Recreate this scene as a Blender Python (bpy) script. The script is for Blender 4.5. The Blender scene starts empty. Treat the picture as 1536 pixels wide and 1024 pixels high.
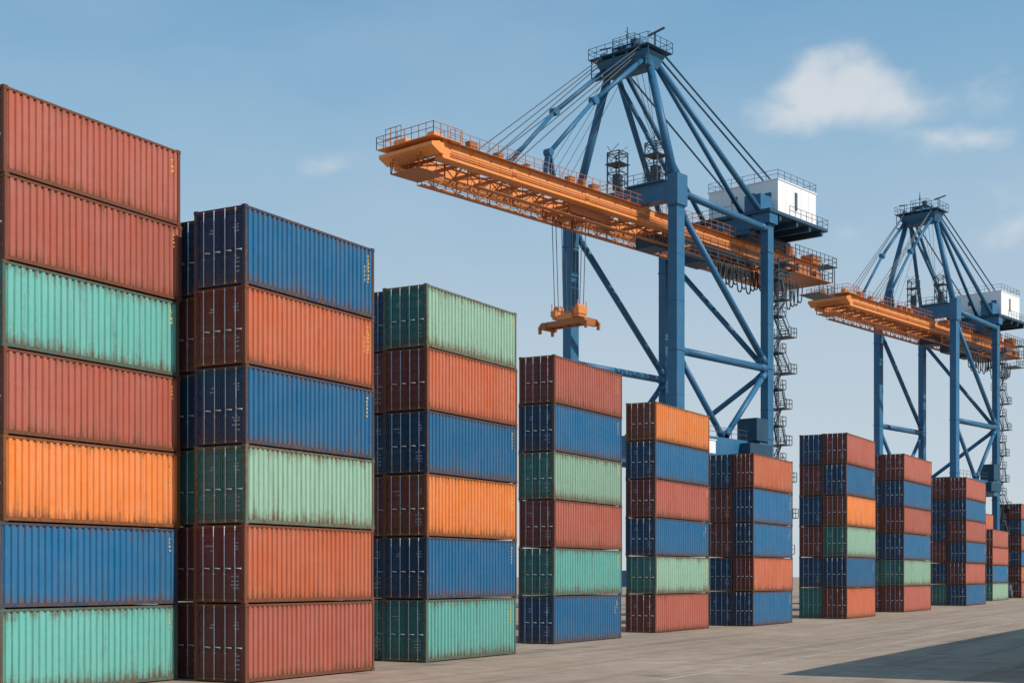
import bpy, math, random
from mathutils import Vector, Matrix
random.seed(7)
sc = bpy.context.scene
COL = sc.collection
F = 2100.0; HOR = 864.0; CH = 2.59; CAMH = 1.37*CH
ANG = math.atan2(0.8715, 0.4905)
U = Vector((0.4905, 0.8715, 0)); V = Vector((-0.8715, 0.4905, 0))

# ------------------------------------------------------------ mesh builder
class MB:
    def __init__(s): s.v=[]; s.f=[]
    def hexa(s, p):
        b=len(s.v); s.v+= [tuple(q) for q in p]
        s.f += [(b,b+3,b+2,b+1),(b+4,b+5,b+6,b+7),(b,b+1,b+5,b+4),(b+1,b+2,b+6,b+5),(b+2,b+3,b+7,b+6),(b+3,b,b+4,b+7)]
    def box(s, x0,x1,y0,y1,z0,z1):
        s.hexa([(x0,y0,z0),(x1,y0,z0),(x1,y1,z0),(x0,y1,z0),(x0,y0,z1),(x1,y0,z1),(x1,y1,z1),(x0,y1,z1)])
    def beam(s, a, b, w, h=None, w2=None, h2=None):
        h = w if h is None else h
        w2 = w if w2 is None else w2; h2 = h if h2 is None else h2
        a=Vector(a); b=Vector(b); d=(b-a).normalized()
        up = Vector((0,0,1)) if abs(d.z)<0.98 else Vector((1,0,0))
        sd = d.cross(up).normalized(); u2 = sd.cross(d).normalized()
        P=[]
        for c,ww,hh in ((a,w,h),(b,w2,h2)):
            P += [c-sd*ww/2-u2*hh/2, c+sd*ww/2-u2*hh/2, c+sd*ww/2+u2*hh/2, c-sd*ww/2+u2*hh/2]
        s.hexa(P)
    def tube(s, a, b, r, n=10, r2=None):
        r2 = r if r2 is None else r2
        a=Vector(a); b=Vector(b); d=(b-a).normalized()
        up = Vector((0,0,1)) if abs(d.z)<0.98 else Vector((1,0,0))
        sd = d.cross(up).normalized(); u2 = sd.cross(d).normalized()
        k=len(s.v)
        for c,rr in ((a,r),(b,r2)):
            for i in range(n):
                t=2*math.pi*i/n
                s.v.append(tuple(c+sd*rr*math.cos(t)+u2*rr*math.sin(t)))
        for i in range(n):
            j=(i+1)%n
            s.f.append((k+i,k+j,k+n+j,k+n+i))
        s.f.append(tuple(k+i for i in reversed(range(n)))); s.f.append(tuple(k+n+i for i in range(n)))
    def rail(s, pts, h=1.1, sp=1.6, t=0.06):
        for a,b in zip(pts[:-1],pts[1:]):
            a=Vector(a); b=Vector(b); L=(b-a).length; n=max(1,int(round(L/sp)))
            for i in range(n+1):
                p=a+(b-a)*i/n
                s.beam(p,p+Vector((0,0,h)),t)
            for hh in (h, h*0.52):
                s.beam(a+Vector((0,0,hh)),b+Vector((0,0,hh)),t*0.9)
    def mesh(s, name, mat, smooth=False):
        m=bpy.data.meshes.new(name); m.from_pydata(s.v,[],s.f); m.update()
        m.materials.append(mat)
        if smooth:
            for p in m.polygons: p.use_smooth = len(p.vertices)==4
        return m

def add(name, data, parent=None):
    o=bpy.data.objects.new(name, data); COL.objects.link(o)
    if parent is not None: o.parent=parent
    return o

# ------------------------------------------------------------ materials
def newmat(name):
    m=bpy.data.materials.new(name); m.use_nodes=True
    nt=m.node_tree; b=nt.nodes['Principled BSDF']
    return m,nt,b
def N(nt,t,**k):
    n=nt.nodes.new(t)
    for a,v in k.items(): setattr(n,a,v)
    return n
def ramp(nt, fac, p0, p1, c0=(0,0,0,1), c1=(1,1,1,1), ease=False):
    r=N(nt,'ShaderNodeValToRGB'); e=r.color_ramp.elements
    if ease: r.color_ramp.interpolation='EASE'
    e[0].position=p0; e[1].position=p1; e[0].color=c0; e[1].color=c1
    nt.links.new(fac,r.inputs[0]); return r.outputs[0]
def mth(nt,op,a,b=None,clamp=False):
    n=N(nt,'ShaderNodeMath',operation=op,use_clamp=clamp)
    for i,x in enumerate((a,b)):
        if x is None: continue
        if isinstance(x,(int,float)): n.inputs[i].default_value=x
        else: nt.links.new(x,n.inputs[i])
    return n.outputs[0]
def mix(nt,fac,a,b,mode='MIX'):
    n=N(nt,'ShaderNodeMix',data_type='RGBA',blend_type=mode)
    for s,x in ((0,fac),(6,a),(7,b)):
        if isinstance(x,(int,float)): n.inputs[s].default_value=x
        elif isinstance(x,tuple): n.inputs[s].default_value=x if len(x)==4 else (*x,1)
        else: nt.links.new(x,n.inputs[s])
    return n.outputs[2]
def noise(nt,vec,scale,detail=4,rough=.55):
    n=N(nt,'ShaderNodeTexNoise'); n.inputs['Scale'].default_value=scale
    n.inputs['Detail'].default_value=detail; n.inputs['Roughness'].default_value=rough
    nt.links.new(vec,n.inputs['Vector']); return n.outputs['Fac']
def mapping(nt,vec,scale,loc=None):
    m=N(nt,'ShaderNodeMapping'); m.inputs['Scale'].default_value=scale
    nt.links.new(vec,m.inputs['Vector'])
    if loc is not None: nt.links.new(loc,m.inputs['Location'])
    return m.outputs[0]

def paint(name,color,rust=0.5,rough=.5,zr=True,dirt=0.5):
    m,nt,b=newmat(name); L=nt.links
    tc=N(nt,'ShaderNodeTexCoord'); oi=N(nt,'ShaderNodeObjectInfo')
    rv=mth(nt,'MULTIPLY',oi.outputs['Random'],57.0)
    cx=N(nt,'ShaderNodeCombineXYZ')
    for i in range(3): L.new(rv,cx.inputs[i])
    vec=mapping(nt,tc.outputs['Object'],(1,1,1),cx.outputs[0])
    vst=mapping(nt,tc.outputs['Object'],(5.5,5.5,.35),cx.outputs[0])
    vfine=mapping(nt,tc.outputs['Object'],(16,16,.8),cx.outputs[0])
    sep=N(nt,'ShaderNodeSeparateXYZ'); L.new(tc.outputs['Object'],sep.inputs[0])
    n1=noise(nt,vec,.7,5); n2=noise(nt,vst,1.0,5,.6); n3=noise(nt,vec,7,6,.65); n4=noise(nt,vfine,1.0,4,.6)
    f1=ramp(nt,n1,.35,.7)
    mx=max(color)
    pale=tuple(min(1,c*.84+.13*mx+.014) for c in color)
    dark=tuple(c*.62 for c in color)
    c=mix(nt,mth(nt,'MULTIPLY',f1,.6),color,pale)
    c=mix(nt,mth(nt,'MULTIPLY',ramp(nt,n2,.5,.72),dirt*.75),c,dark)
    c=mix(nt,mth(nt,'MULTIPLY',ramp(nt,n2,.46,.34),dirt*.4),c,pale)
    c=mix(nt,mth(nt,'MULTIPLY',ramp(nt,n4,.54,.68),dirt*.5),c,dark)
    hs=N(nt,'ShaderNodeHueSaturation')
    L.new(mth(nt,'ADD',mth(nt,'MULTIPLY',oi.outputs['Random'],.2),.9),hs.inputs['Value'])
    L.new(c,hs.inputs['Color']); c=hs.outputs['Color']
    if zr:
        # dusty film over the lower third, broken up by the streak noise
        zd=mth(nt,'SUBTRACT',1,mth(nt,'DIVIDE',sep.outputs[2],1.5),True)
        film=mth(nt,'MULTIPLY',mth(nt,'MULTIPLY',zd,ramp(nt,n2,.38,.62)),.42)
        c=mix(nt,film,c,tuple(x*.45+y for x,y in zip(color,(.075,.06,.045))))
        zb=mth(nt,'SUBTRACT',1,mth(nt,'DIVIDE',sep.outputs[2],.85),True)
        zt=mth(nt,'DIVIDE',mth(nt,'SUBTRACT',sep.outputs[2],2.1),.45,True)
        edge=mth(nt,'ADD',mth(nt,'POWER',zb,1.8),mth(nt,'MULTIPLY',zt,.6),True)
        g=mth(nt,'ADD',mth(nt,'MULTIPLY',edge,.30),mth(nt,'ADD',mth(nt,'ADD',mth(nt,'MULTIPLY',n2,.35),mth(nt,'MULTIPLY',n4,.35)),mth(nt,'MULTIPLY',n3,.30)))
        rk=ramp(nt,g,.64-.10*rust,.82-.1*rust)
    else:
        g=mth(nt,'ADD',mth(nt,'MULTIPLY',n2,.5),mth(nt,'MULTIPLY',n3,.5))
        rk=ramp(nt,g,.66-.2*rust,.76-.2*rust)
    rc=mix(nt,n3,(.055,.027,.015),(.24,.10,.035))
    c=mix(nt,mth(nt,'MULTIPLY',rk,.8),c,rc)
    sp=ramp(nt,noise(nt,vec,26,3,.7),.69,.73)
    c=mix(nt,mth(nt,'MULTIPLY',sp,.6*rust),c,(.08,.04,.025))
    L.new(c,b.inputs['Base Color'])
    L.new(mth(nt,'ADD',mth(nt,'MULTIPLY',rk,.3),rough,True),b.inputs['Roughness'])
    b.inputs['Specular IOR Level'].default_value=.3
    bp=N(nt,'ShaderNodeBump'); bp.inputs['Strength'].default_value=.35; bp.inputs['Distance'].default_value=.05 if zr else .02
    L.new(mth(nt,'ADD',mth(nt,'MULTIPLY',n3,.3),mth(nt,'MULTIPLY',noise(nt,vec,1.6,2),1.6)),bp.inputs['Height']); L.new(bp.outputs[0],b.inputs['Normal'])
    return m

PAL={ # side, door (shifted hue, with the door end's shade painted in as darker colour)
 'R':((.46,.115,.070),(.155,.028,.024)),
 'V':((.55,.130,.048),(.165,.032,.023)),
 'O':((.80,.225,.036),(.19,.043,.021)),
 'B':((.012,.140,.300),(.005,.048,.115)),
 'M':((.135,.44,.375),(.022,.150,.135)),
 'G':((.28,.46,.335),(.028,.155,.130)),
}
NAMES={'R':'rust red','V':'orange red','O':'bright orange','B':'blue','M':'mint green','G':'pale green'}
MS={};MD={};MF={}
for k,(a,d) in PAL.items():
    MS[k]=paint('container_paint_'+NAMES[k].replace(' ','_'),a,rust=.95 if k in 'MG' else .55,rough=.55,dirt=.55)
    MD[k]=paint('shaded_door_paint_'+NAMES[k].replace(' ','_'),d,rust=.4,dirt=.6)
    fr=tuple(x*.30+y for x,y in zip(a,(.025,.011,.006)))
    MF[k]=paint('frame_paint_'+NAMES[k].replace(' ','_'),fr,rust=.98,zr=False,rough=.65)
M_ROD=paint('galvanised_rod',(.52,.54,.55),rust=.15,zr=False,rough=.4)
M_YEL=paint('yellow_marking_paint',(.85,.50,.04),rust=.35,zr=False)
M_WHT=paint('white_marking_paint',(.36,.38,.40),rust=.3,zr=False)
M_BLUE=paint('crane_blue_paint',(.020,.135,.265),rust=.12,zr=False,dirt=.5,rough=.45)
M_DBLUE=paint('crane_dark_blue_paint',(.016,.070,.125),rust=.2,zr=False,dirt=.4)
M_ORG=paint('crane_orange_paint',(.80,.275,.050),rust=.18,zr=False,dirt=.55)
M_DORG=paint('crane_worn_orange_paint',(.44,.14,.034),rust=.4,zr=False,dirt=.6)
M_HSE=paint('machine_house_white_paint',(.84,.84,.82),rust=.05,zr=False,dirt=.12)
M_GREY=paint('dark_steel',(.07,.095,.12),rust=.3,zr=False)
M_CAB=paint('steel_cable',(.06,.08,.10),rust=.0,zr=False)
M_BLK=paint('black_rubber_cable',(.02,.022,.025),rust=.0,zr=False)

# ------------------------------------------------------------ container meshes
W=2.2; L0=7.7; H=CH
def build_container_meshes():
    D={}
    fr=MB()
    for x0 in (0.012,L0-.132):
        for y0 in (0.012,W-.132):
            fr.box(x0,x0+.12,y0,y0+.12,.11,H-.11)
    for x0 in (0,L0-.178):
        for y0 in (0,W-.162):
            for z0 in (0.003,H-.121): fr.box(x0,x0+.178,y0,y0+.162,z0,z0+.118)
    for y0,y1 in ((.016,.13),(W-.13,W-.016)):
        fr.box(.178,L0-.178,y0,y1,.030,.145)
        fr.box(.178,L0-.178,y0,y1,H-.105,H-.03)
    for x0,x1 in ((.018,.12),(L0-.12,L0-.018)):
        fr.box(x0,x1,.162,W-.162,.03,.17)
        fr.box(x0,x1,.162,W-.162,H-.145,H-.03)
    D['frame']=fr
    def corr(length, x0, z0, z1, yout, yin, pitch=.262):
        m=MB(); n=int(round(length/pitch)); p=length/n; pts=[]
        for i in range(n):
            a=x0+i*p
            pts += [(a,yin),(a+p*.30,yin),(a+p*.42,yout),(a+p*.88,yout)]
        pts.append((x0+length,yin))
        for (x,y) in pts: m.v += [(x,y,z0),(x,y,z1)]
        for i in range(len(pts)-1):
            m.f.append((2*i,2*i+2,2*i+3,2*i+1))
        return m
    s=corr(L0-.26,.13,.14,H-.10,.024,.082); D['side']=s
    s2=corr(L0-.26,.13,.14,H-.10,W-.024,W-.082); s2.f=[tuple(reversed(f)) for f in s2.f]; D['side2']=s2
    r=MB(); r.box(.1,L0-.1,.088,W-.088,H-.085,H-.05)
    n=24
    for i in range(n):
        x=.3+i*(L0-.7)/n; r.box(x,x+.12,.25,W-.25,H-.05,H-.03)
    D['roof']=r
    fl=MB(); fl.box(.1,L0-.1,.135,W-.135,.10,.14)
    for i in range(18):
        x=.35+i*(L0-.8)/17; fl.box(x,x+.07,.135,W-.135,.03,.10)
    D['floor']=fl
    e=MB(); e.box(L0-.10,L0-.06,.12,W-.12,.18,H-.15)
    for i in range(7):
        y=.2+i*.27; e.box(L0-.06,L0-.02,y,y+.13,.19,H-.16)
    D['end']=e
    half=(W-.264)/2
    def door(ya,yb,hy):
        m=MB(); g=.012
        ya+=g; yb-=g; z0,z1=.18,H-.155
        m.box(.075,.10,ya,yb,z0,z1)
        for (a,b,c,d) in ((ya,ya+.06,z0,z1),(yb-.06,yb,z0,z1),(ya+.06,yb-.06,z0,z0+.07),(ya+.06,yb-.06,z1-.07,z1)):
            m.box(.042,.075,a,b,c,d)
        nz=5; hh=(z1-z0-.14)/nz
        for i in range(nz):
            zc=z0+.07+hh*(i+.5)
            m.hexa([(.074,ya+.065,zc-hh*.36),(.050,ya+.08,zc-hh*.24),(.050,yb-.08,zc-hh*.24),(.074,yb-.065,zc-hh*.36),
                    (.074,ya+.065,zc+hh*.36),(.050,ya+.08,zc+hh*.24),(.050,yb-.08,zc+hh*.24),(.074,yb-.065,zc+hh*.36)])
        for i in range(4):
            z=.4+i*.58; m.box(.0,.045,hy,hy+.08,z,z+.10)
        return m
    D['doorA']=door(.132,.132+half,.10); D['doorB']=door(.132+half,W-.132,W-.18)
    def rod(y):
        m=MB(); m.tube((.018,y,.07),(.018,y,H-.07),.018,8)
        for z in (.1,.95,H-.12): m.box(.005,.05,y-.03,y+.03,z-.02,z+.02)
        m.beam((.004,y,1.15),(.004,y-.25,1.13),.018,.03)
        m.box(.0,.045,y-.27,y-.23,1.10,1.16)
        return m
    D['rods']=[rod(y) for y in (.132+half*.30,.132+half*.76,.132+half*1.24,.132+half*1.70)]
    return D
CM=build_container_meshes()
def glyph_side(seed):
    rr=random.Random(seed); m=MB(); y=.0205
    x=L0-rr.uniform(.42,.6); z=H-.32
    n=rr.randint(4,8)
    for i in range(n):
        w=.10; h=.09
        for k in range(rr.randint(2,4)):
            t=.024
            if rr.random()<.5:
                zz=z-rr.random()*h; m.box(x,x+w*rr.uniform(.5,1),y-.003,y,zz-t,zz)
            else:
                xx=x+rr.random()*w; m.box(xx,xx+t,y-.003,y,z-h,z-h*rr.uniform(0,.3))
        z-= h+.04
    if rr.random()<.6:
        x2=x-.2; z2=H-rr.uniform(.5,.9)
        for i in range(rr.randint(2,4)):
            m.box(x2,x2+.022,y-.003,y,z2-.11,z2); m.box(x2,x2+.07,y-.003,y,z2-.022,z2)
            z2-=.16
    return m
def glyph_door(seed):
    rr=random.Random(seed); m=MB()
    for (ya,z,rows) in ((.30,2.0,3),(.28,.9,4),(1.35,1.9,2)):
        for r_ in range(rows):
            y=ya
            for k in range(rr.randint(3,7)):
                w=rr.uniform(.02,.05)
                m.box(.036,.041,y,y+w,z-.05,z-rr.uniform(0,.012)); y+=w+.016
            z-=rr.uniform(.09,.16)
    return m
SMARK=[glyph_side(i).mesh('marking',M_YEL) for i in range(6)]
DMARK=[glyph_door(i+20).mesh('marking',M_WHT) for i in range(4)]
proto={}
for k in PAL:
    p={}
    p['frame']=CM['frame'].mesh('frame',MF[k]); p['side']=CM['side'].mesh('side_wall',MS[k]); p['side2']=CM['side2'].mesh('side_wall',MS[k])
    p['roof']=CM['roof'].mesh('roof',MS[k]); p['end']=CM['end'].mesh('end_wall',MS[k]); p['floor']=CM['floor'].mesh('floor',MF[k])
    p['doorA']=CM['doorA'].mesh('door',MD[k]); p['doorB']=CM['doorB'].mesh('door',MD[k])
    proto[k]=p
RODM=[r.mesh('locking_rod',M_ROD,True) for r in CM['rods']]
def container(k, pos, L, place, zs=1.0, ws=1.0):
    e=add('shipping_container',None); e.empty_display_size=.5
    e.location=pos; e.rotation_euler=(0,0,ANG+random.uniform(-.003,.003)); e.scale=(L/L0,ws,zs)
    e['label']='%s corrugated shipping container %s'%(NAMES[k],place)
    e['category']='shipping container'; e['group']='stacked shipping containers in the container yard'
    p=proto[k]
    for key,nm in (('frame','frame'),('side','side_wall'),('side2','side_wall'),('roof','roof'),('end','end_wall'),('floor','floor')):
        add(nm,p[key],e)
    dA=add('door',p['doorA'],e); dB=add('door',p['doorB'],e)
    for i,r in enumerate(RODM): add('locking_rod',r,dA if i<2 else dB)
    if random.random()<.9: add('marking',random.choice(SMARK),e)
    if random.random()<.85: add('marking',random.choice(DMARK),e)

STK=[
 (5,131,271,'RRMROBM',None,0,1,1),
 (368,117.4,562,'BVBGVR','BRBMRR',.75,1.021,1.02),
 (640,94.5,775,'GVBOBM','BRBRBM',.35,1.003,1),
 (831,74.3,933,'RBGRMB',None,0,.975,.97),
 (983,61.8,1064,'OBRBGR',None,0,.936,.94),
 (1130,54.6,1189,'VBBVB','BRRBB',.15,.952,.70),
 (1270,46.6,1313,'RBOGBV','BRBRBM',.25,1,.93),
 (1356,39.3,1397,'RBRBGR','RBRBMR',.3,1.01,1),
 (1449,32.2,1479,'RBRBRB','RBBRBG',.3,1,1),
 (1489,27.0,1513,'RRBG','VRBGB',.3,1,1),
 (1532,23.6,1556,'RBRBVR','RBRBRB',.3,1,1),
]
for si,(px,s,xf,cols,left,sb,zs,ws) in enumerate(STK):
    Z=F*CH/s; X=(px-768)/F*Z; k=(xf-768)/F
    L=(k*Z-X)/(.4905-.8715*k)
    base=Vector((X,Z,0)); n=len(cols); hb=CH*zs
    for i,c in enumerate(cols):
        lev=n-1-i
        jx=random.uniform(-.035,.035); jy=random.uniform(-.035,.02)
        if si==0 and lev<2: jx-=.14
        place='on the concrete at a stack base' if lev==0 else ('on top of a stack' if i==0 else 'in a tall stack')
        container(c, base+U*jx+V*jy+Vector((0,0,lev*hb+.012)), L, place, zs, ws)
    if left:
        n2=len(left)
        for i,c in enumerate(left):
            lev=n2-1-i
            place='on the concrete beside its neighbour' if lev==0 else ('on top of a rear stack' if i==0 else 'in a rear stack')
            container(c, base+U*(sb+random.uniform(-.04,.04))+V*(W*ws+.06+random.uniform(0,.03))+Vector((0,0,lev*hb+.012)), L-.1, place, zs, ws if si!=5 else .95)

# ------------------------------------------------------------ sun geometry & the row that throws the ground shadow
EL=math.radians(38)
SD=(-V+U*.02).normalized()
shift=3*CH/math.tan(EL)
b0=Vector((9.6,50.6,0))+SD*shift
for j in range(7):
    for lev in range(3):
        container(random.choice('RVBMGO'), b0+U*(j*(L0+.06))+V*(-W)+Vector((0,0,lev*CH+.012)), L0,
                  'in a low row beside the lane')

# ------------------------------------------------------------ ground
def ground():
    m,nt,b=newmat('concrete_paving'); L=nt.links
    tc=N(nt,'ShaderNodeTexCoord'); v=tc.outputs['Object']
    rot=N(nt,'ShaderNodeMapping'); rot.inputs['Rotation'].default_value=(0,0,-ANG); L.new(v,rot.inputs['Vector']); rv=rot.outputs[0]
    n1=noise(nt,v,.05,6,.6); n2=noise(nt,v,.7,7,.68); n3=noise(nt,v,14,4,.7)
    st=noise(nt,mapping(nt,rv,(.03,.9,1)),1.0,6,.65)
    c=mix(nt,ramp(nt,n1,.3,.7),(.39,.285,.205),(.52,.395,.30))
    c=mix(nt,mth(nt,'MULTIPLY',ramp(nt,n2,.42,.70),.6),c,(.25,.185,.14))
    c=mix(nt,mth(nt,'MULTIPLY',ramp(nt,st,.50,.66),.6),c,(.20,.155,.12))
    c=mix(nt,mth(nt,'MULTIPLY',ramp(nt,n3,.55,.8),.35),c,(.58,.47,.38))
    br=N(nt,'ShaderNodeTexBrick'); br.offset=0
    br.inputs['Scale'].default_value=1; br.inputs['Brick Width'].default_value=6; br.inputs['Row Height'].default_value=5
    br.inputs['Mortar Size'].default_value=.03; br.inputs['Mortar Smooth'].default_value=.4
    br.inputs['Color1'].default_value=(1,1,1,1); br.inputs['Color2'].default_value=(.84,.84,.84,1); br.inputs['Mortar'].default_value=(.4,.38,.36,1)
    L.new(rv,br.inputs['Vector'])
    c=mix(nt,.7,c,br.outputs['Color'],'MULTIPLY')
    vo=N(nt,'ShaderNodeTexVoronoi'); vo.inputs['Scale'].default_value=.22; L.new(v,vo.inputs['Vector'])
    sp=ramp(nt,mth(nt,'ADD',vo.outputs['Distance'],mth(nt,'MULTIPLY',n2,.25)),.17,.29,(1,1,1,1),(0,0,0,1))
    c=mix(nt,mth(nt,'MULTIPLY',sp,.5),c,(.10,.08,.065))
    L.new(c,b.inputs['Base Color']); b.inputs['Roughness'].default_value=.9; b.inputs['Specular IOR Level'].default_value=.12
    bp=N(nt,'ShaderNodeBump'); bp.inputs['Strength'].default_value=.25; bp.inputs['Distance'].default_value=.02
    L.new(mth(nt,'ADD',n3,n2),bp.inputs['Height']); L.new(bp.outputs[0],b.inputs['Normal'])
    g=MB(); g.v=[(-4000,-500,0),(4000,-500,0),(4000,7000,0),(-4000,7000,0)]; g.f=[(0,1,2,3)]
    o=add('ground',g.mesh('ground',m)); o['kind']='structure'
    mw,nt2,b2=newmat('worn_line_paint')
    t2=N(nt2,'ShaderNodeTexCoord'); nn=noise(nt2,t2.outputs['Object'],1.3,6,.7)
    nt2.links.new(mix(nt2,ramp(nt2,nn,.4,.6),(.42,.33,.26),(.62,.54,.46)),b2.inputs['Base Color']); b2.inputs['Roughness'].default_value=.8
    p=Vector((5.2,48,.004))
    a=MB()
    q=[p, p+V*.14, p+V*.14+U*190, p+U*190]; a.v=[tuple(x) for x in q]; a.f=[(0,3,2,1)]
    o=add('lane_marking',a.mesh('lane_marking',mw)); o['kind']='structure'
ground()

# ------------------------------------------------------------ crane
CA=math.radians(48.7)
SKIP2=set()
def build_crane(loc):
    root=add('gantry_crane',None); root.location=loc; root.rotation_euler=(0,0,CA)
    root['label']='tall blue gantry crane with orange boom and white machine house'
    root['category']='crane'; root['group']='gantry cranes along the quay'
    def P(name,mb,mat,parent=root,smooth=False,label=None):
        o=add(name,mb.mesh(name,mat,smooth),parent)
        if label: o['label']=label
        return o
    GX=18.6; BY=14.5
    legs=[(0,0,46.3,1.45),(GX,0,44.6,1.25),(0,BY,44.2,1.45),(GX,BY,44.2,1.3)]
    for i,(x,y,h,w) in enumerate(legs):
        m=MB(); hw=w*.40
        m.box(x-w/2,x+w/2,y-hw,y+hw,2.2,h)
        for z in (5.2,16,19.6,27.8,h-3.2,h-.05):
            m.box(x-w/2-.08,x+w/2+.08,y-hw-.08,y+hw+.08,z-.07,z+.07)
        for z in (10,23,33,38): m.box(x-w/2-.03,x+w/2+.03,y-hw-.03,y+hw+.03,z-.04,z+.04)
        P('leg',m,M_BLUE)
        b=MB()
        for dy in (-2.4,-.8,.8,2.4):
            b.box(x-.45,x+.45,y+dy-.6,y+dy+.6,.55,1.3)
            for d2 in (-.38,.38): b.tube((x-.2,y+dy+d2,.34),(x+.2,y+dy+d2,.34),.33,16)
        b.box(x-.6,x+.6,y-2.8,y+2.8,1.3,2.2)
        P('wheel_bogie',b,M_GREY)
    for y in (0,BY):
        m=MB(); m.box(.7,GX-.6,y-.52,y+.52,16.6,19.0)
        P('portal_beam',m,M_BLUE)
    for x in (0,GX):
        m=MB(); m.box(x-.6,x+.6,.6,BY-.6,16.6,19.0); m.box(x-.55,x+.55,.6,BY-.6,2.4,4.2)
        P('portal_beam',m,M_BLUE)
    m=MB(); m.box(-.75,.75,.6,BY+.7,43.9,45.9); m.box(-1.2,1.2,1.0,6.0,45.9,46.05)
    m.box(-.95,.95,-.8,.55,43.2,46.5)
    P('crossbeam',m,M_BLUE)
    m=MB(); m.box(GX-.75,GX+.75,.6,BY-.6,44.4,45.9); m.box(GX-.7,GX+.7,2,12.5,43.9,44.4); P('crossbeam',m,M_BLUE)
    def brace(a,b,r=.36,mat=M_BLUE):
        m=MB(); m.tube(a,b,r,14)
        a=Vector(a); b=Vector(b); d=(b-a).normalized()
        m.tube(a,a+d*1.2,r*1.35,14,r); m.tube(b-d*1.2,b,r,14,r*1.35)
        P('brace',m,mat,smooth=True)
    for y in (0,BY):
        brace((.6,y,27.8),(GX-.5,y,27.8),.42)
        brace((.6,y,43.0),(GX-.4,y,28.4),.38)
        brace((.5,y,27.2),(GX/2-.4,y,19.3),.34)
        brace((GX-.5,y,27.2),(GX/2+.4,y,19.3),.34)
        brace((.6,y,44.8),(GX-.4,y,44.2),.40)
    brace((GX,BY-.3,43.0),(GX,.6,28.2),.32)
    brace((GX,.6,27.2),(GX,BY-.6,19.4),.32)
    AZ=60.0; yn,yf=3.7,8.9
    for (p,q,r) in (((0,.2,45.9),(0,yn,AZ),.50),((0,BY-.2,44.2),(0,yf,AZ),.50)):
        m=MB(); m.tube(p,q,r,16,r*.85); P('mast_leg',m,M_BLUE,smooth=True)
    stay=[((1.2,yn,AZ),(GX,.3,45.6),.34),((1.2,yf,AZ),(GX,BY-.3,45.2),.34),
          ((.3,yf,AZ),(8.5,4.6,45.8),.26),((1.6,yn+.6,AZ+.4),(21.5,4.6,46.4),.28),((1.6,yf-.6,AZ+.4),(21.5,10.2,46.4),.28)]
    for a,b,r in stay:
        m=MB(); m.tube(a,b,r,12); P('stay',m,M_BLUE,smooth=True)
    for a,b in (((2,yn-.5,AZ+.9),(23.5,1.6,50.4)),((2,yn+.3,AZ+.9),(24.8,3.0,50.4)),((2,yf,AZ+.9),(24.5,8.6,50.4))):
        m=MB(); m.tube(a,b,.11,8); P('stay',m,M_DBLUE,smooth=True)
    for y,ya in ((4.3,yn),(9.7,yf)):
        m=MB(); tm=Vector((-9.2,(y+ya)/2,53.0))
        m.tube((-.6,ya,AZ-.2),tm,.26,12); m.tube(tm,(-16.2,y,46.0),.23,12); m.tube(tm+Vector((0,-.4,0)),tm+Vector((0,.4,0)),.44,12)
        P('stay',m,M_BLUE,smooth=True)
        br=MB(); br.beam((-16.8,y,43.5),(-16.2,y,46.3),.6,.22); br.beam((-15.4,y,43.5),(-16.2,y,46.3),.6,.22); br.tube((-16.2,y-.4,46.1),(-16.2,y+.4,46.1),.4,14)
        P('stay_bracket',br,M_BLUE)
        for kk in range(3):
            c=MB(); c.tube((-1.6,ya-.4+.4*kk,AZ+.9-kk*.5),(-24.5+kk*1.6,y-.3+.3*kk,43.8),.055,6)
            P('stay_cable',c,M_CAB)
    for kk in range(4):
        c=MB(); c.tube((-.8,5.0+kk*.8,AZ+.2),(-12.5-kk*.5,5.3+kk*.9,43.5),.03,5); P('hoist_cable',c,M_CAB)
        c=MB(); c.tube((1,4.6+kk*.9,AZ),(5+kk*3,5.3+kk*.9,44.2),.03,5); P('hoist_cable',c,M_CAB)
    # apex head
    m=MB()
    m.hexa([(-.9,yn-.3,AZ-1.0),(1.4,yn-.3,AZ-1.0),(1.4,yf+.3,AZ-1.0),(-.9,yf+.3,AZ-1.0),(-1.5,yn-.9,AZ+.45),(2.0,yn-.9,AZ+.45),(2.0,yf+.9,AZ+.45),(-1.5,yf+.9,AZ+.45)])
    for y in (yn,5.4,7.2,yf): m.tube((-1.1,y-.15,AZ+.8),(-1.1,y+.15,AZ+.8),.6,18)
    P('mast_head',m,M_BLUE)
    m=MB(); x0,x1,y0,y1=-2.1,2.5,yn-1.5,yf+1.4; zt=AZ+.62
    m.box(x0,x1,y0,y1,zt,zt+.1)
    m.rail([(x0,y0,zt+.1),(x1,y0,zt+.1),(x1,y1,zt+.1),(x0,y1,zt+.1),(x0,y0,zt+.1)],1.15,1.15,.05)
    m.box(-1.0,1.2,4.8,7.8,zt+1.0,zt+1.08); m.rail([(-1.0,4.8,zt+1.1),(1.2,4.8,zt+1.1),(1.2,7.8,zt+1.1),(-1.0,7.8,zt+1.1),(-1.0,4.8,zt+1.1)],.95,1.0,.045)
    for (x,y) in ((-1.0,4.8),(1.2,4.8),(1.2,7.8),(-1.0,7.8)): m.beam((x,y,zt),(x,y,zt+1.1),.12)
    m.box(x0+.3,x0+1.0,y0+.2,y1-.2,AZ-1.5,AZ-1.42); m.rail([(x0+.3,y0+.2,AZ-1.42),(x0+.3,y1-.2,AZ-1.42)],1.0,1.2,.045)
    for y in (y0+.2,y1-.2): m.beam((x0+.3,y,AZ-1.45),(x0+.3,y,AZ+.6),.09)
    P('service_platform',m,M_DBLUE)
    m=MB()
    m.beam((.5,yn-.6,zt),(.5,yn-.6,zt+2.1),.12); m.beam((.6,yn+.3,zt+2.0),(.4,yn-1.9,zt+2.25),.22,.16)
    m.box(.1,.8,5.4,6.1,zt+1.1,zt+2.0)
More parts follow.
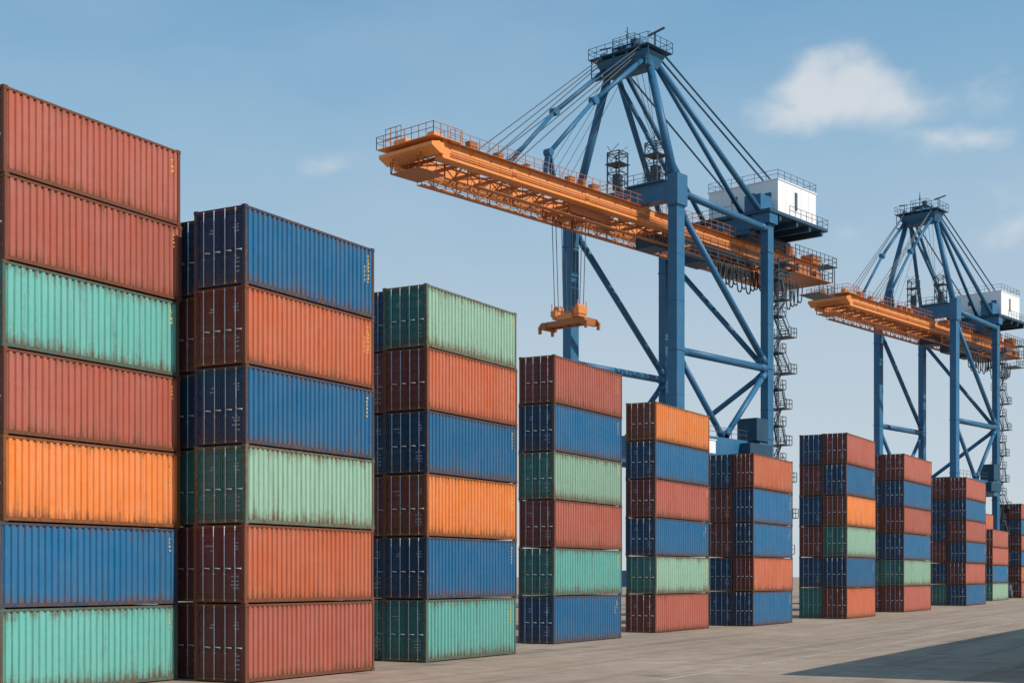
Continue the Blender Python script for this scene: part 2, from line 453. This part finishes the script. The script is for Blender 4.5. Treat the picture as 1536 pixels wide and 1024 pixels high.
    P('davit',m,M_GREY)
    m=MB(); m.beam((.5,yf+.8,zt),(.5,yf+.8,zt+2.0),.10); m.beam((.5,yf+.2,zt+1.9),(.5,yf+1.8,zt+2.05),.16,.12); P('davit',m,M_GREY)
    m=MB(); m.beam((0,6.5,zt+1.0),(0,6.5,zt+3.4),.08); m.beam((-.4,6.5,zt+2.8),(.4,6.5,zt+2.8),.05); m.tube((0,6.5,zt+2.2),(0,6.5,zt+2.6),.14,8); P('signal_mast',m,M_GREY)
    # girders
    T0,T1=-32.0,37.5; GY=(9.2,10.15)
    for (ya,yb) in ((3.8,4.75),GY):
        m=MB(); m.box(T0,T1,ya,yb,42.0,43.45)
        m.box(T0,T1,ya-.10,yb+.10,43.45,43.53); m.box(T0,T1,ya-.10,yb+.10,41.92,42.0)
        t=T0+2.0
        while t<T1: m.box(t-.02,t+.02,ya-.025,yb+.025,42.01,43.44); t+=3.0
        for t in (-22,-10.6,9.5,20): m.box(t-.3,t+.3,ya-.05,yb+.05,42.02,43.43)
        m.box(-.25,.25,ya-.09,yb+.09,41.9,43.8)
        P('boom_girder',m,M_ORG)
    m=MB()
    t=T0+1; k=0
    while t<T1:
        m.beam((t,4.75,42.4),(t,GY[0],42.4),.22,.3)
        if t+3<T1:
            a,b=((4.75,GY[0]) if k%2 else (GY[0],4.75))
            m.beam((t,a,42.4),(t+3,b,42.4),.14,.14)
        t+=3; k+=1
    for yc in (8.5,5.5):
        for z in (40.8,41.85): m.beam((T0+2,yc,z),(T1-6,yc,z),.13)
        t=T0+2; k=0
        while t<T1-8:
            m.beam((t,yc,40.8),(t,yc,42.3),.08)
            m.beam((t,yc,40.8 if k%2 else 41.85),(t+1.6,yc,41.85 if k%2 else 40.8),.08); t+=1.6; k+=1
    m.box(T0+2,T1-6,8.55,9.15,40.74,40.79); m.box(T0+6,T1-6,4.85,5.45,40.74,40.79)
    for (y,z,r) in ((3.63,42.4,.06),(3.62,42.65,.045),(9.02,42.3,.06)): m.tube((T0+1,y,z),(T1-1,y,z),r,6)
    P('boom_truss',m,M_DORG)
    m=MB()
    for (ya,yb,yr) in ((3.25,3.69,3.25),(10.26,10.75,10.75)):
        m.box(T0+.5,-1.2,ya,yb,43.42,43.46); m.box(1.5,T1,ya,yb,43.42,43.46)
        m.rail([(T0+.5,yr,43.47),(-1.2,yr,43.47)],1.1,1.3,.05)
        m.rail([(1.5,yr,43.47),(T1,yr,43.47)],1.1,1.3,.05)
        t=T0+1
        while t<T1:
            m.beam((t,yr,43.42),(t,(3.8 if yr<5 else 10.15),42.9),.05); t+=2.8
    m.rail([(T0+2,4.9,43.53),(-2,4.9,43.53)],1.0,1.9,.045)
    m.rail([(T0+2,9.1,40.8),(T1-6,9.1,40.8)],1.0,2.0,.045)
    P('railing',m,M_DORG)
    rb=random.Random(11)
    t=T0+4
    while t<T1-10:
        if abs(t)>2.5:
            a=rb.choice((3.9,4.0,9.3)); h=rb.uniform(.35,.95); wdt=rb.uniform(.4,1.1)
            m=MB(); m.box(t,t+wdt,a,a+.7,43.54,43.54+h); m.box(t-.04,t+wdt+.04,a-.04,a+.74,43.54+h,43.6+h)
            P('equipment_box',m,M_DORG)
        t+=rb.uniform(1.6,4.5)
    # boom tip
    m=MB()
    m.box(T0-.6,T0,3.6,10.4,42.25,43.25)
    m.hexa([(T0-1.7,3.5,42.75),(T0-.6,3.5,42.2),(T0-.6,10.5,42.2),(T0-1.7,10.5,42.75),(T0-1.7,3.5,43.05),(T0-.6,3.5,43.3),(T0-.6,10.5,43.3),(T0-1.7,10.5,43.05)])
    m.box(T0-.8,T0+.3,4.2,5.0,43.6,44.3); m.box(T0-.8,T0+.3,7.8,9.4,43.6,44.4)
    m.box(T0-1.8,T0+2.0,3.2,10.7,43.55,43.61)
    P('boom_tip',m,M_ORG)
    m=MB(); z=43.61
    m.rail([(T0+2.0,3.2,z),(T0-1.8,3.2,z),(T0-1.8,10.7,z),(T0+2.0,10.7,z)],1.15,.9,.055)
    m.rail([(T0-1,8.2,z),(T0-1,10.3,z)],2.0,.8,.06); m.rail([(T0+1.9,5.4,z),(T0+1.9,8.6,z)],1.5,.9,.055)
    m.box(T0-1.6,T0+2,5.4,9.0,41.0,41.07); m.rail([(T0+2,5.4,41.08),(T0-1.6,5.4,41.08),(T0-1.6,9.0,41.08),(T0+2,9.0,41.08)],1.05,1.2,.05)
    for y in (5.4,9.0): m.beam((T0-1.5,y,41.0),(T0-1.2,y,42.8),.09)
    P('railing',m,M_DORG)
    # heel
    m=MB()
    m.box(T1-.8,T1,4.8,GY[0]-.1,42.2,43.2)
    m.box(T1-8,T1+1.6,2.6,11.4,41.4,41.5)
    for (a,b,c,d,h) in ((T1-8,T1-6,3.9,5,1.4),(T1-5,T1-3.2,8,10,1.2),(T1-2,T1-.2,3.4,5.2,1.1),(T1-4,T1-2.4,5.5,7,.9)):
        m.box(a,b,c,d,43.6,43.6+h)
    m.box(T1-7,T1-4,2.7,3.6,41.52,42.6); m.box(T1-2.5,T1-1,2.7,3.6,41.52,42.4)
    P('boom_heel',m,M_DORG)
    m=MB()
    m.rail([(T1-8,2.6,41.5),(T1+1.6,2.6,41.5),(T1+1.6,11.4,41.5)],1.15,1.1,.065)
    m.rail([(T1-8,2.5,43.6),(T1+2.5,2.5,43.6),(T1+2.5,11.6,43.6)],1.15,1.1,.065)
    m.box(T1+.02,T1+2.6,2.4,11.7,43.5,43.59)
    m.box(T1-1,T1+3.0,3,6,39.9,39.98); m.rail([(T1-1,3,40),(T1+3,3,40),(T1+3,6,40)],1.1,1,.065)
    for x in (T1-8,T1-4,T1-1,T1+1.6): m.beam((x,2.6,41.4),(x,2.55,43.6),.1)
    for x in (T1-1,T1+2.9): m.beam((x,3,39.9),(x,3,43.5),.09)
    P('railing',m,M_GREY)
    # machine house
    hx0,hx1,hy0,hy1,hz0,hz1=20.9,29.9,-.1,9.6,46.3,50.5
    m=MB(); m.box(hx0,hx1,hy0,hy1,hz0,hz1); m.box(hx0-.1,hx1+.1,hy0-.1,hy1+.1,hz1,hz1+.12)
    house=P('machine_house',m,M_HSE)
    for i in range(1,5):
        x=hx0+i*(hx1-hx0)/5; y=hy0+i*(hy1-hy0)/5
        m=MB(); m.box(x-.025,x+.025,hy0-.025,hy0-.002,hz0+.1,hz1-.1); P('wall_seam',m,M_HSE,house)
        m=MB(); m.box(hx0-.025,hx0-.002,y-.025,y+.025,hz0+.1,hz1-.1); P('wall_seam',m,M_HSE,house)
    m=MB(); m.box(hx0-.1,hx0-.04,hy0+.9,hy0+1.8,hz0+.2,hz0+2.8); P('door',m,M_BLUE,house)
    m=MB(); m.box(hx0+3.9,hx0+4.4,hy0-.09,hy0-.04,hz0+1.3,hz0+3.4); P('vent',m,M_GREY,house)
    for y in (hy0+3.2,hy0+5.6):
        m=MB(); m.box(hx0-.09,hx0-.04,y,y+.8,hz0+2.4,hz0+3.1); P('vent',m,M_GREY,house)
    m=MB(); z=hz1+.12
    m.rail([(hx0,hy0,z),(hx1,hy0,z),(hx1,hy1,z),(hx0,hy1,z),(hx0,hy0,z)],1.05,1.5,.045)
    P('railing',m,M_GREY,house)
    m=MB(); m.box(hx0+2,hx0+3.2,hy0+5,hy0+6.2,z,z+.7); P('roof_vent',m,M_HSE,house)
    m=MB(); m.box(GX-1.2,hx1+1.2,-1.1,11.0,45.92,46.29)
    for x in (GX+1.5,24,27,30): m.box(x-.22,x+.22,-.9,10.8,45.3,45.92)
    for y in (4.3,9.7): m.box(GX+.8,hx1+1,y-.3,y+.3,43.6,45.28)
    P('house_deck',m,M_DBLUE)
    m=MB(); z=46.29
    m.rail([(hx0+1,-1.1,z),(hx1+1.2,-1.1,z),(hx1+1.2,11,z)],1.1,1.4,.05); m.rail([(GX-1.2,4,z),(GX-1.2,11,z)],1.1,1.4,.05)
    P('railing',m,M_GREY)
    m=MB(); m.box(GX-.9,GX+.9,-.9,1.5,44.7,45.91); m.box(GX-1.1,GX+1.4,.2,2.4,46.31,48.2); P('electrical_room',m,M_BLUE)
    for (x,y) in ((-.6,7.4),(-.6,2.3)):
        m=MB(); s=.8; za,zb=46.0,50.2
        for sx in (-s,s):
            for sy in (-s,s): m.beam((x+sx,y+sy,za),(x+sx,y+sy,zb),.12)
        for z in (za+.9,za+1.9,za+2.9,za+3.9,zb):
            for (p,q) in (((-s,-s),(s,-s)),((s,-s),(s,s)),((s,s),(-s,s)),((-s,s),(-s,-s))):
                m.beam((x+p[0],y+p[1],z),(x+q[0],y+q[1],z),.08)
                if z<zb: m.beam((x+p[0],y+p[1],z),(x+q[0],y+q[1],z+1),.05)
        m.box(x-.4,x+.4,y-.4,y+.4,za,za+1.8)
        m.box(x-1.0,x+1.0,y-1.0,y+1.0,za+2.85,za+2.93)
        P('lattice_mast',m,M_GREY)
    m=MB(); m.rail([(-1.2,1.0,46.05),(-1.2,6,46.05)],1.05,1.2,.05); m.rail([(1.2,1.0,46.05),(1.2,6,46.05)],1.05,1.2,.05)
    m.rail([(-.7,BY,45.9),(-.7,6,45.9)],1.05,1.4,.05)
    P('railing',m,M_GREY)
    m=MB(); m.box(4,7,5.6,8.3,40.5,41.9); m.box(13,16.5,5.6,8.4,40.3,41.9); m.box(21,24,5.6,8.4,40.2,41.9)
    m.box(3,29,2.6,3.5,41.0,41.1)
    P('machinery',m,M_DBLUE)
    m=MB(); m.rail([(3,2.6,41.1),(29,2.6,41.1)],1.05,1.5,.05); m.rail([(4,2.2,39.5),(29,2.2,39.5)],1.0,1.5,.05); m.box(4,29,2.2,3.0,39.43,39.5)
    for x in range(4,30,4): m.beam((x,2.3,39.4),(x,2.6,41.1),.08)
    P('railing',m,M_GREY)
    m=MB()
    rr=random.Random(3)
    for j in range(12):
        x0=10.5+j*1.55; dp=rr.uniform(1.9,3.2)
        for q_ in (0,.35):
            pr=None
            for i in range(11):
                a=i/10; p=Vector((x0+a*1.4+q_,2.0+.25*math.sin(j)-q_,39.4-(dp-q_)*(1-(2*a-1)**4)))
                if pr is not None: m.tube(pr,p,.085,6)
                pr=p
    P('cable_festoon',m,M_BLK)
    # trolley + spreader
    tx=-9.3
    m=MB(); m.box(tx-2.6,tx+2.6,4.9,5.3,41.1,41.88); m.box(tx-2.6,tx+2.6,8.6,9.0,41.1,41.88)
    for x in (tx-2.4,tx,tx+2.0): m.box(x,x+.4,5.3,8.6,41.2,41.6)
    m.box(tx-1.6,tx-.6,6,7.6,40.8,41.2)
    SKIP2.add(P('trolley',m,M_DORG).name)
    yc=7.25; z0=29.6
    for dx in (-.8,.8):
        for y in (5.6,6.1,8.4,8.9):
            c=MB(); c.tube((tx+dx,y,41.2),(tx+dx*.9,y+(.3 if y<7 else -.3),31.6),.045,6); SKIP2.add(P('hoist_cable',c,M_CAB).name)
    m=MB()
    m.box(tx-.6,tx+.6,yc-1.8,yc+1.8,z0+1.15,z0+1.42)
    m.box(tx-.75,tx+.75,yc-1.9,yc-1.2,z0+1.42,z0+2.05); m.box(tx-.75,tx+.75,yc+1.2,yc+1.9,z0+1.42,z0+2.05)
    m.box(tx-.4,tx+.4,yc-.8,yc+.8,z0+1.42,z0+1.8); m.box(tx-.8,tx-.61,yc-1.0,yc+1.0,z0+.95,z0+1.5)
    for y in (yc-1.4,yc+1.4): m.tube((tx-.5,y,z0+2.2),(tx+.5,y,z0+2.2),.32,14)
    for y in (yc-1.75,yc+1.75):
        for x in (tx-.7,tx+.7): m.beam((x,y,z0+2.05),(x,y,z0+2.8),.08)
    sp=P('spreader',m,M_ORG); SKIP2.add(sp.name)
    m=MB()
    for dx in (-.7,.7): m.box(tx+dx-.18,tx+dx+.18,yc-2.5,yc+2.5,z0+.35,z0+.9)
    for yy in (-1.8,-.6,.6,1.8): m.box(tx-.51,tx+.51,yc+yy-.12,yc+yy+.12,z0+.4,z0+.85)
    for sy in (-1,1):
        m.box(tx-1.1,tx+1.1,yc+sy*2.7-.2,yc+sy*2.7+.2,z0+.1,z0+.85)
        for dx in (-1.0,1.0):
            m.beam((tx+dx,yc+sy*2.85,z0+.7),(tx+dx*1.05,yc+sy*3.15,z0+.3),.32,.26); m.beam((tx+dx*1.05,yc+sy*3.15,z0+.4),(tx+dx*1.05,yc+sy*3.1,z0-.3),.3,.22)
    P('spreader_frame',m,M_DORG,sp)
    m=MB(); m.rail([(tx-.75,yc-1.0,z0+1.43),(tx-.75,yc+1.0,z0+1.43)],.8,.7,.04); P('railing',m,M_DORG,sp)
    # stair tower
    m=MB(); x0=GX+.9; z=4.0; k=0; dz=2.15
    rs=random.Random(5)
    while z<41.5:
        ww=3.4+rs.choice((-.6,0,0,.5,.9))
        xa,xb=(x0,x0+ww)
        y0,y1=(-.9,.2) if k%2 else (.1,1.2)
        px=(xb-1.6,xb+.3) if k%2 else (xa,xa+1.7)
        m.box(px[0],px[1],-1.0,1.3,z,z+.1)
        m.rail([(px[0],-1.0,z+.1),(px[1],-1.0,z+.1),(px[1],1.3,z+.1),(px[0],1.3,z+.1)],1.05,.7,.06)
        if z+dz<41.5:
            sx,ex=(xb-1.0,xa+1.0) if k%2 else (xa+1.0,xb-1.0)
            for y in (y0,y1):
                m.beam((sx,y,z),(ex,y,z+dz),.09,.24); m.beam((sx,y,z+1),(ex,y,z+dz+1),.06)
            for i in range(8):
                a=(i+.5)/8; xx=sx+(ex-sx)*a; m.box(xx-.13,xx+.13,y0,y1,z+dz*a-.02,z+dz*a+.02)
        m.beam((x0-.3,0,z+.0),(x0+1.5,0,z),.14)
        z+=dz; k+=1
    for (xx,yy) in ((x0+.1,-.95),(x0+1.6,1.25),(x0+3.5,1.25)): m.beam((xx,yy,4),(xx,yy,41),.09)
    P('stair_tower',m,M_GREY)
    m=MB(); m.box(GX/2+2.5,GX-2,-1.9,-.62,17.2,18.6); m.box(GX/2+4.4,GX-2.4,-1.6,1.0,19.02,21.6)
    P('electrical_cabinet',m,M_DBLUE)
    m=MB(); m.box(1.4,4.6,-2.0,-.56,16.9,18.3); m.box(1.3,4.7,-2.1,-.56,18.3,18.4); P('electrical_cabinet',m,M_HSE)
    m=MB(); m.rail([(1,-.55,19.0),(GX-1,-.55,19.0)],1.1,1.5,.05); P('railing',m,M_GREY)
    return root
c1=build_crane(Vector((17.6,150,0)))
def copy_tree(src,parent,loc=None):
    o=src.copy(); COL.objects.link(o)
    if parent is not None: o.parent=parent
    if loc is not None: o.location=loc
    for ch in list(src.children):
        if ch.name in SKIP2: continue
        copy_tree(ch,o)
    return o
c2=copy_tree(c1,None,Vector((68.6,217,0))); c2.scale=(.86,.88,1.0)

# ------------------------------------------------------------ sky
w=bpy.data.worlds.new('World'); sc.world=w; w.use_nodes=True
nt=w.node_tree; L=nt.links; bg=nt.nodes['Background']; ST=.10
bg.inputs['Strength'].default_value=ST
sky=N(nt,'ShaderNodeTexSky',sky_type='NISHITA'); sky.sun_disc=False
sky.sun_elevation=EL; sky.sun_rotation=math.atan2(SD.x,SD.y)
sky.air_density=1.0; sky.dust_density=1.2; sky.ozone_density=1.5
tc=N(nt,'ShaderNodeTexCoord'); v=tc.outputs['Generated']
sep=N(nt,'ShaderNodeSeparateXYZ'); L.new(v,sep.inputs[0])
nwp=N(nt,'ShaderNodeTexNoise'); nwp.inputs['Scale'].default_value=16; nwp.inputs['Detail'].default_value=4; L.new(v,nwp.inputs['Vector'])
wa=N(nt,'ShaderNodeVectorMath',operation='SUBTRACT'); L.new(nwp.outputs['Color'],wa.inputs[0]); wa.inputs[1].default_value=(.5,.5,.5)
wb=N(nt,'ShaderNodeVectorMath',operation='SCALE'); L.new(wa.outputs[0],wb.inputs[0]); wb.inputs['Scale'].default_value=.035
wc=N(nt,'ShaderNodeVectorMath',operation='ADD'); L.new(v,wc.inputs[0]); L.new(wb.outputs[0],wc.inputs[1]); vw=wc.outputs[0]
nb=noise(nt,mapping(nt,v,(1,1,1.5)),19,10,.56)
nlow=noise(nt,mapping(nt,v,(1,1,2.4)),5,6,.55)
tot=None
def dirpx(x,y): return Vector(((x-768)/F,1,(HOR-y)/F)).normalized()
for (x,y,rx,rz,a) in ((1180,165,.026,.013,.9),(1225,142,.032,.021,1.2),(1285,135,.034,.022,1.2),(1340,165,.040,.019,.85),(1415,208,.036,.011,.85),(1465,200,.036,.012,.75),
                      (1500,130,.030,.022,.45),(495,256,.036,.010,.55),(420,262,.06,.012,.32),(330,268,.06,.014,.24),
                      (1270,352,.030,.013,.45),(1515,345,.026,.012,.6),(-300,300,.15,.05,1),(2000,260,.15,.05,1)):
    d=dirpx(x,y)
    s=N(nt,'ShaderNodeVectorMath',operation='SUBTRACT'); L.new(vw,s.inputs[0]); s.inputs[1].default_value=d
    q=N(nt,'ShaderNodeVectorMath',operation='MULTIPLY'); L.new(s.outputs[0],q.inputs[0]); q.inputs[1].default_value=(1/rx,1/rx,1/rz)
    l=N(nt,'ShaderNodeVectorMath',operation='LENGTH'); L.new(q.outputs[0],l.inputs[0])
    m_=mth(nt,'MULTIPLY',mth(nt,'SUBTRACT',1,mth(nt,'MULTIPLY',l.outputs['Value'],.58),True),a)
    tot=m_ if tot is None else mth(nt,'MAXIMUM',tot,m_)
cl=mth(nt,'ADD',tot,mth(nt,'MULTIPLY',mth(nt,'SUBTRACT',nb,.5),1.3))
cl=mth(nt,'MULTIPLY',ramp(nt,cl,.22,1.15,ease=True),ramp(nt,tot,.0,.4))
cl=mth(nt,'MULTIPLY',cl,.76,True)
el=mth(nt,'DIVIDE',sep.outputs[2],.42,True)
r=N(nt,'ShaderNodeValToRGB'); L.new(el,r.inputs[0]); e=r.color_ramp.elements
e[0].position=0; e[0].color=(.62,.69,.735,1); e[1].position=1; e[1].color=(.140,.345,.580,1)
e2=e.new(.35); e2.color=(.50,.615,.715,1)
e3=e.new(.7); e3.color=(.29,.49,.67,1)
sc_=N(nt,'ShaderNodeVectorMath',operation='SCALE'); L.new(r.outputs[0],sc_.inputs[0]); sc_.inputs['Scale'].default_value=1/ST
col=mix(nt,.92,sky.outputs[0],sc_.outputs[0])
col=mix(nt,mth(nt,'MULTIPLY',ramp(nt,nlow,.42,.75),.14),col,(.62/ST,.68/ST,.74/ST))
col=mix(nt,cl,col,(.74/ST,.76/ST,.78/ST))
L.new(col,bg.inputs['Color'])

sl=bpy.data.lights.new('sun','SUN'); sl.energy=3.7; sl.angle=math.radians(.5); sl.color=(1,.93,.84)
so=add('sun',sl)
dv=Vector((SD.x*math.cos(EL),SD.y*math.cos(EL),math.sin(EL)))
so.rotation_euler=dv.to_track_quat('Z','Y').to_euler()

cam=bpy.data.cameras.new('camera'); co=add('camera',cam); sc.camera=co
co.location=(0,0,CAMH); co.rotation_euler=(math.radians(90),0,0)
cam.sensor_width=36; cam.lens=36*F/1536; cam.shift_y=(HOR-512)/1536; cam.clip_end=9000
sc.view_settings.view_transform='Standard'; sc.view_settings.look='None'; sc.view_settings.exposure=0
